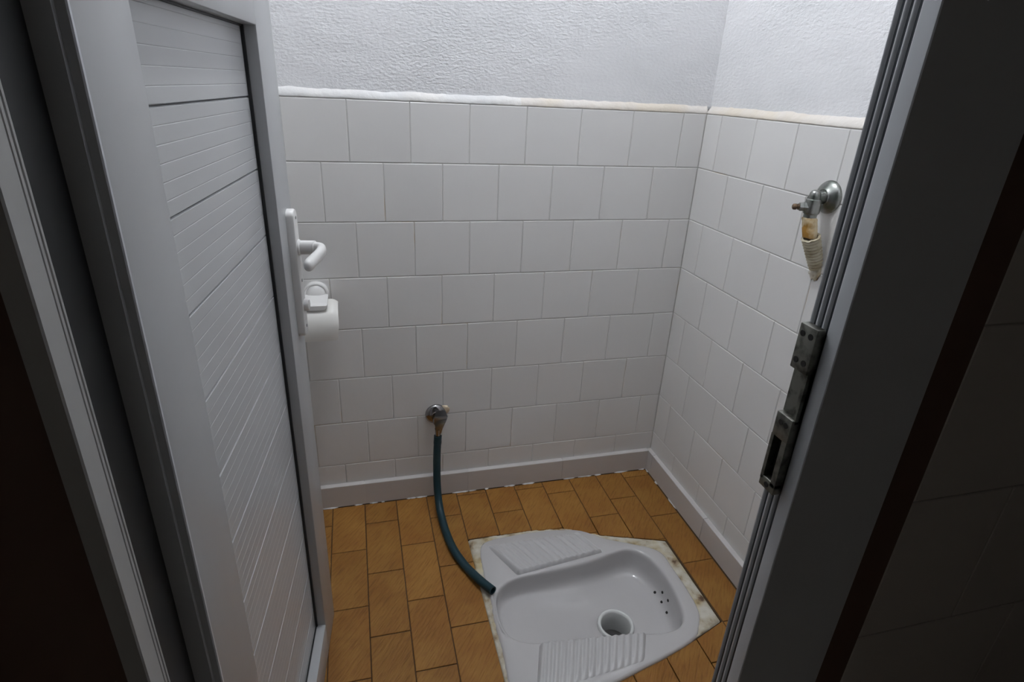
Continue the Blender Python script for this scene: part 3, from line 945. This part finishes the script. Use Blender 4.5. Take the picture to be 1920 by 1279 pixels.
# strike plate on the latch jamb
def strike():
    bm = bmesh.new()
    x0, x1 = XR - 0.0105, XR + 0.0002
    y0, y1 = -1.1235, -1.0985
    bm_box(bm, x0, x1, y0, y1, 0.990, 1.041, None, 0.0012, 2)          # upper block
    bm_box(bm, XR - 0.0030, x1, y0, y1, 0.930, 0.991)                  # latch recess base
    bm_box(bm, x0 + 0.003, x1, y0, y0 + 0.0045, 0.930, 0.991)          # recess side
    bm_box(bm, x0, x1, y0, y1, 0.905, 0.935, None, 0.0012, 2)
    bm_box(bm, x0, x1, y0, y0 + 0.0075, 0.845, 0.906)                  # bolt keep sides
    bm_box(bm, x0, x1, y1 - 0.0045, y1, 0.845, 0.906)
    bm_box(bm, x0, x1, y0, y1, 0.836, 0.850, None, 0.0010, 2)
    sp = from_bm('strike_plate', bm, M['strike'], frame, True, 30)
    sp['label'] = 'tarnished metal strike plate'
    for y, z in ((-1.1050, 1.031), (-1.1165, 1.031), (-1.1050, 1.001), (-1.1165, 1.001), (-1.1080, 0.925), (-1.1160, 0.925), (-1.1110, 0.8425)):
        o = lathe('screw_hole', (x0 + 0.0010, y, z), (-1, 0, 0), [(0, 0.0034), (0.0016, 0.0034)], M['hole'], frame, 12); o.parent = sp; o.location = (0, 0, 0)
    o = box('keep_recess', XR - 0.0016, XR - 0.0001, y0 + 0.0078, y1 - 0.0048, 0.8505, 0.9045, M['hole'], frame); o.parent = sp; o.location = (0, 0, 0)
strike()
# dark wooden lining strips on the corridor side
structure(box('trim_2', -0.3875, -0.3405, -1.1415, -1.1392, 0.0, 2.15, M['wood']), 'dark brown wooden strip between door frame and corridor tiles')
structure(box('trim_3', -1.40, -1.1768, -1.1790, -1.1395, 0.0, 2.15, M['wood']), 'dark brown wooden lining beside the door hinges')
# corridor tiles on the latch side
zl = [0.0, 0.107, 0.341, 0.575, 0.809, 1.043, 1.277, 1.511, 1.745, 1.979, 2.213]
for i, (za, zb) in enumerate(zip(zl, zl[1:])):
    xs = [-0.340, -0.175, 0.075, 0.325, 0.575, 0.825] if i % 2 else [-0.340, -0.05, 0.20, 0.45, 0.70, 0.898]
    for xa, xb in zip(xs, xs[1:]):
        key = tile_mesh(xb - xa, zb - za)
        if key.materials[0] != M['cortile']:
            key = key.copy(); key.materials.clear(); key.materials.append(M['cortile'])
        o = bpy.data.objects.new('wall_tile', key); COL.objects.link(o); o.parent = wall_front_o
        o.location = ((xa + xb) / 2, -1.1415, (za + zb) / 2)

# ------------------------------------------------------------------ low water tap on the back wall
def water_tap():
    root = thing('water_tap', (-0.7714, 0, 0.303), 'chrome water tap low on the white tiles with a hose pushed on', 'tap')
    lathe('rosette', (-0.7725, 0.0, 0.304), (0, -1, 0), [(0.0002, 0.0335), (0.003, 0.0338), (0.008, 0.031), (0.012, 0.024), (0.0145, 0.016), (0.018, 0.0145)], M['chrome'], root, 36)
    lathe('valve_body', (-0.7725, 0, 0.304), (0, -1, 0), [(0.016, 0.0125), (0.030, 0.0125), (0.034, 0.0150), (0.050, 0.0150), (0.054, 0.0125)], M['chrome'], root, 24)
    # wedge shaped lever knob: flat sloping top, tapering downwards
    bm = bmesh.new()
    top = [(-0.7785, -0.0545, 0.3480), (-0.7535, -0.0545, 0.3478), (-0.7440, -0.067, 0.3305), (-0.7875, -0.067, 0.3305)]
    mid = [(-0.7830, -0.042, 0.3140), (-0.7520, -0.042, 0.3140), (-0.7490, -0.067, 0.3160), (-0.7860, -0.067, 0.3160)]
    low = [(-0.7815, -0.044, 0.2840), (-0.7610, -0.044, 0.2840), (-0.7600, -0.061, 0.2840), (-0.7820, -0.061, 0.2840)]
    bot = [(-0.7790, -0.044, 0.2640), (-0.7650, -0.044, 0.2640), (-0.7645, -0.058, 0.2640), (-0.7795, -0.058, 0.2640)]
    R_ = [[bm.verts.new(p) for p in r] for r in (top, mid, low, bot)]
    bm.faces.new(R_[0]); bm.faces.new(R_[-1][::-1])
    for a, b in zip(R_, R_[1:]):
        for i in range(4): bm.faces.new((a[i], a[(i + 1) % 4], b[(i + 1) % 4], b[i]))
    bmesh.ops.bevel(bm, geom=list(bm.edges), offset=0.0016, segments=2, affect='EDGES')
    from_bm('lever_knob', bm, M['chrome'], root, True, 35)
    tube('spout', [(-0.7730, -0.052, 0.282), (-0.7732, -0.0505, 0.268), (-0.7735, -0.050, 0.250), (-0.7738, -0.0505, 0.236)], [0.0098, 0.0090, 0.0078, 0.0075], M['chrome'], root, 20)
    # sealant squeezed out behind the rosette
    bm = bmesh.new()
    bmesh.ops.create_icosphere(bm, subdivisions=3, radius=1.0)
    for v in bm.verts:
        n = 1 + 0.2 * noise.noise(v.co * 2.2)
        v.co = Vector((-0.7475 + v.co.x * 0.017 * n, -0.0025 + v.co.y * 0.0050 * n, 0.3165 + v.co.z * 0.0165 * n))
    s = from_bm('sealant', bm, M['sealant'], root, True); s['label'] = 'cream sealant lump behind the rosette'
water_tap()

def hose():
    pts = [(-0.7735, -0.0500, 0.2545), (-0.7745, -0.0502, 0.232), (-0.7765, -0.0520, 0.200), (-0.7784, -0.0580, 0.1563), (-0.7797, -0.069, 0.1040), (-0.7793, -0.0890, 0.0570), (-0.7775, -0.122, 0.0270),
           (-0.7745, -0.170, 0.0150), (-0.7705, -0.2176, 0.0125), (-0.7612, -0.2796, 0.0125), (-0.7460, -0.331, 0.0125), (-0.7307, -0.3686, 0.0130), (-0.7085, -0.4180, 0.0185), (-0.6850, -0.4610, 0.0235)]
    d = spline(pts, 8)
    r = [0.0118] * len(d)
    for i in range(len(d)):
        if i < 7: r[i] = 0.0122
        elif i < 10: r[i] = 0.0126
    bm = bmesh.new()
    bm_tube(bm, d, r, 20, cap=False)
    bm.verts.ensure_lookup_table()
    # wall thickness at both ends: inner tube
    bm_tube(bm, d, [0.0084] * len(d), 20, cap=False)
    bm.verts.ensure_lookup_table()
    nv = len(bm.verts) // 2
    for base in (0, nv - 20):
        for k in range(20):
            a, b = base + k, base + (k + 1) % 20
            bm.faces.new((bm.verts[a], bm.verts[b], bm.verts[nv + b], bm.verts[nv + a]))
    o = from_bm('rubber_hose', bm, M['hose'], None, True, 50)
    o['label'] = 'dark teal rubber hose hanging from the low tap to the squat pan'
    o['category'] = 'hose'
hose()

# ------------------------------------------------------------------ handleless valve on the right wall
def angle_valve():
    root = thing('angle_valve', (0, -0.522, 1.066), 'dull chrome angle valve without handle above a corrugated stub on white tiles', 'valve')
    y, z = -0.522, 1.066
    lathe('rosette', (0.0, y, z), (-1, 0, 0), [(0.0002, 0.0345), (0.0025, 0.0348), (0.007, 0.0325), (0.012, 0.0255), (0.0155, 0.0185), (0.0185, 0.0165), (0.0185, 0.0145)], M['oldchrome'], root, 36)
    tube('inlet_neck', [(-0.010, y, z), (-0.022, y, z - 0.001), (-0.034, y - 0.002, z - 0.003), (-0.046, y - 0.004, z - 0.007)], [0.0140, 0.0135, 0.0130, 0.0125], M['oldchrome'], root, 22)
    bx, by = -0.0450, y - 0.009
    lathe('valve_body', (bx, by, z + 0.010), (0, 0, -1), [(-0.006, 0.0045), (-0.004, 0.0085), (0.0, 0.0108), (0.006, 0.0118), (0.012, 0.0118), (0.014, 0.0150), (0.020, 0.0160), (0.040, 0.0165), (0.043, 0.0150), (0.044, 0.0135), (0.054, 0.0132)], M['oldchrome'], root, 28)
    lathe('spindle_gland', (bx - 0.008, by + 0.002, z - 0.019), (-0.92, 0.38, -0.05), [(0, 0.0110), (0.009, 0.0105), (0.010, 0.0092), (0.018, 0.0092), (0.019, 0.0070)], M['oldchrome'], root, 6, 20)
    lathe('spindle', (bx - 0.0245, by + 0.0090, z - 0.0200), (-0.92, 0.38, -0.05), [(0, 0.0062), (0.004, 0.0062), (0.0045, 0.0042), (0.0065, 0.0042), (0.007, 0.0066), (0.012, 0.0062), (0.0140, 0.004)], M['rust'], root, 16)
    # stained thread tape and broken tail
    bm = bmesh.new(); rings = []; n = 24
    for k, (d, r) in enumerate([(0.0, 0.0128), (0.004, 0.0155), (0.010, 0.0152), (0.018, 0.0156), (0.0225, 0.0148), (0.024, 0.0156), (0.032, 0.0152), (0.039, 0.0150), (0.043, 0.0142)]):
        c = Vector((bx + 0.20 * d, by - 0.12 * d, z - 0.0400 - d))
        rings.append([bm.verts.new(c + Vector((math.cos(a), math.sin(a), 0)) * (r + 0.0010 * noise.noise(Vector((math.cos(a) * 3, math.sin(a) * 3, k * 1.3)))) + Vector((0, 0, 0.003 * noise.noise(Vector((math.cos(a) * 4, math.sin(a) * 4, 9))) if k == 8 else 0))) for a in [2 * math.pi * i / n for i in range(n)]])
    for a, b in zip(rings, rings[1:]):
        for i in range(n): bm.faces.new((a[i], a[(i + 1) % n], b[(i + 1) % n], b[i]))
    bm.faces.new(rings[0][::-1]); bm.faces.new(rings[-1])
    t = from_bm('thread_tape', bm, M['tape'], root, True, 50); t['label'] = 'yellow brown stained thread tape'
angle_valve()

def conduit():
    root = thing('corrugated_conduit', (0, -0.538, 0.905), 'broken beige corrugated conduit stub sticking out of white tiles below the valve', 'conduit')
    a, b = Vector((-0.0365, -0.5390, 0.9850)), Vector((-0.001, -0.5380, 0.9170))
    n = 26; rings = []; seg = 10
    bm = bmesh.new(); steps = seg * 8
    t = (b - a).normalized(); u = t.cross(Vector((0, 1, 0))).normalized(); v = t.cross(u)
    def ring(f, r, wav=0.0):
        c = a.lerp(b, f)
        return [bm.verts.new(c + (u * math.cos(2 * math.pi * k / n) + v * math.sin(2 * math.pi * k / n)) * r + t * wav * noise.noise(Vector((math.cos(2 * math.pi * k / n) * 2, math.sin(2 * math.pi * k / n) * 2, 3)))) for k in range(n)]
    inner = ring(0.30, 0.0125)
    rings = [inner, ring(0.0, 0.0150, 0.004)]
    for i in range(steps + 1):
        f = i / steps
        taper = 1 - 0.20 * f
        rings.append(ring(0.012 + f * 0.988, (0.0176 + 0.0022 * math.cos(2 * math.pi * seg * f)) * taper, 0.004 if i < 3 else 0))
    for p, q in zip(rings, rings[1:]):
        for k in range(n): bm.faces.new((p[k], p[(k + 1) % n], q[(k + 1) % n], q[k]))
    bm.faces.new(rings[0][::-1])
    from_bm('corrugated_tube', bm, M['conduit'], root, True, 70)
    # crumbly mortar where it enters the wall
    bm = bmesh.new(); bmesh.ops.create_icosphere(bm, subdivisions=4, radius=1.0)
    for w in bm.verts:
        k = 1 + 0.35 * noise.noise(w.co * 2.5) + 0.12 * noise.noise(w.co * 7)
        w.co = Vector((-0.0005 + w.co.x * 0.0045 * k, -0.5385 + w.co.y * 0.016 * k, 0.9060 + w.co.z * 0.019 * k))
    s = from_bm('mortar', bm, M['cement'], root, True); s['label'] = 'crumbly mortar round the pipe'
conduit()

# ------------------------------------------------------------------ toilet paper holder
def paper_holder():
    root = thing('toilet_paper_holder', (-1.092, 0, 0.66), 'white plastic toilet paper holder with round cap and curved cover', 'paper holder')
    x, z = -1.0925, 0.7165
    # round mount: dished cap
    lathe('mount_cap', (x, 0.0, z), (0, -1, 0), [(0.0002, 0.0325), (0.012, 0.0325), (0.0165, 0.0312), (0.0178, 0.0290), (0.0172, 0.0268), (0.0155, 0.0252), (0.0175, 0.0235), (0.0215, 0.0185), (0.0245, 0.011), (0.0255, 0.001)], M['plastic'], root, 40)
    # lower housing: rounded U bracket
    bm = bmesh.new(); prof = []
    hw, rc, zt_, zb_ = 0.0310, 0.0130, 0.7165, 0.6980
    for k in range(9):
        t = -math.pi / 2 * k / 8; prof.append((x + hw - rc + rc * math.cos(t), zb_ + rc + rc * math.sin(t)))
    for k in range(9):
        t = -math.pi / 2 - math.pi / 2 * k / 8; prof.append((x - hw + rc + rc * math.cos(t), zb_ + rc + rc * math.sin(t)))
    prof += [(x - hw, zt_), (x + hw, zt_)]
    rings = []; n = len(prof); c = Vector((x, 0, zt_ - 0.012))
    for y, sc_, dz_ in ((0.0, 1, 0.0), (-0.080, 1, 0.0), (-0.087, 0.99, -0.0012), (-0.0905, 0.965, -0.0028), (-0.0925, 0.90, -0.0045)):
        rings.append([bm.verts.new((c.x + (px - c.x) * sc_, y, c.z + (pz - c.z) * sc_ + (dz_ if pz > zt_ - 0.004 else 0))) for px, pz in prof])
    for p, q in zip(rings, rings[1:]):
        for i in range(n): bm.faces.new((p[i], p[(i + 1) % n], q[(i + 1) % n], q[i]))
    bm.faces.new(rings[0]); bm.faces.new(rings[-1][::-1])
    from_bm('mount_bracket', bm, M['plastic'], root, True, 35)
    # curved cover flap
    bm = bmesh.new(); th = 0.003
    cen = Vector((0, -0.046, 0.6475)); R0 = 0.0625
    x0, x1 = -1.150, -1.0370
    na, nx = 22, 16
    def surf(u, v, off):
        # v 0 at the upper back edge, 1 at the lower front edge
        ang = math.radians(112 - 150 * v)
        r = R0 + off
        yy = cen.y - math.cos(ang - 0.0) * r if False else cen.y - math.sin(math.radians(-12 + 118 * v)) * r
        zz = cen.z + math.cos(math.radians(-12 + 118 * v)) * r
        # straight skirt at the bottom
        xx = x0 + (x1 - x0) * u
        e = min(u, 1 - u) * (x1 - x0)
        k = max(0.0, 1 - e / 0.020) ** 2.4
        yy += k * 0.0040; zz -= k * 0.010 * (1 - v) ** 2
        if v > 0.80:
            t = (v - 0.80) / 0.20
            zz -= t * 0.012; 
            xx -= (u - 0.5) * 0.010 * t
        return Vector((xx, yy, zz))
    def sheet(off):
        return [[bm.verts.new(surf(i / nx, j / na, off)) for i in range(nx + 1)] for j in range(na + 1)]
    A, B = sheet(0.0), sheet(-th)
    for g in (A, B):
        for j in range(na):
            for i in range(nx): bm.faces.new((g[j][i], g[j][i + 1], g[j + 1][i + 1], g[j + 1][i]))
    for i in range(nx):
        bm.faces.new((A[0][i], A[0][i + 1], B[0][i + 1], B[0][i])); bm.faces.new((A[na][i], A[na][i + 1], B[na][i + 1], B[na][i]))
    for j in range(na):
        bm.faces.new((A[j][0], A[j + 1][0], B[j + 1][0], B[j][0])); bm.faces.new((A[j][nx], A[j + 1][nx], B[j + 1][nx], B[j][nx]))
    from_bm('cover', bm, M['cream'], root, True, 45)
    # spindle arm the roll hangs on
    tube('roll_arm', [(x, -0.05, 0.704), (x, -0.048, 0.655), (x - 0.05, -0.048, 0.650)], 0.005, M['plastic'], root, 12)
paper_holder()

# ------------------------------------------------------------------ ceiling lamp (above the picture, it lights the room)
def ceiling_lamp():
    x, y, z = LAMP_POS
    root = thing('ceiling_lamp', (x, y, ZC), 'small white globe lamp under the ceiling above the squat pan', 'lamp')
    lathe('lamp_base', (x, y, ZC), (0, 0, -1), [(0.0, 0.050), (0.015, 0.050), (0.03, 0.038), (ZC - z - 0.045, 0.030)], M['plastic'], root, 28)
    bm = bmesh.new(); bmesh.ops.create_uvsphere(bm, u_segments=24, v_segments=16, radius=0.050)
    for v in bm.verts: v.co += Vector((x, y, z))
    from_bm('lamp_globe', bm, M['lamp'], root, True)
ceiling_lamp()
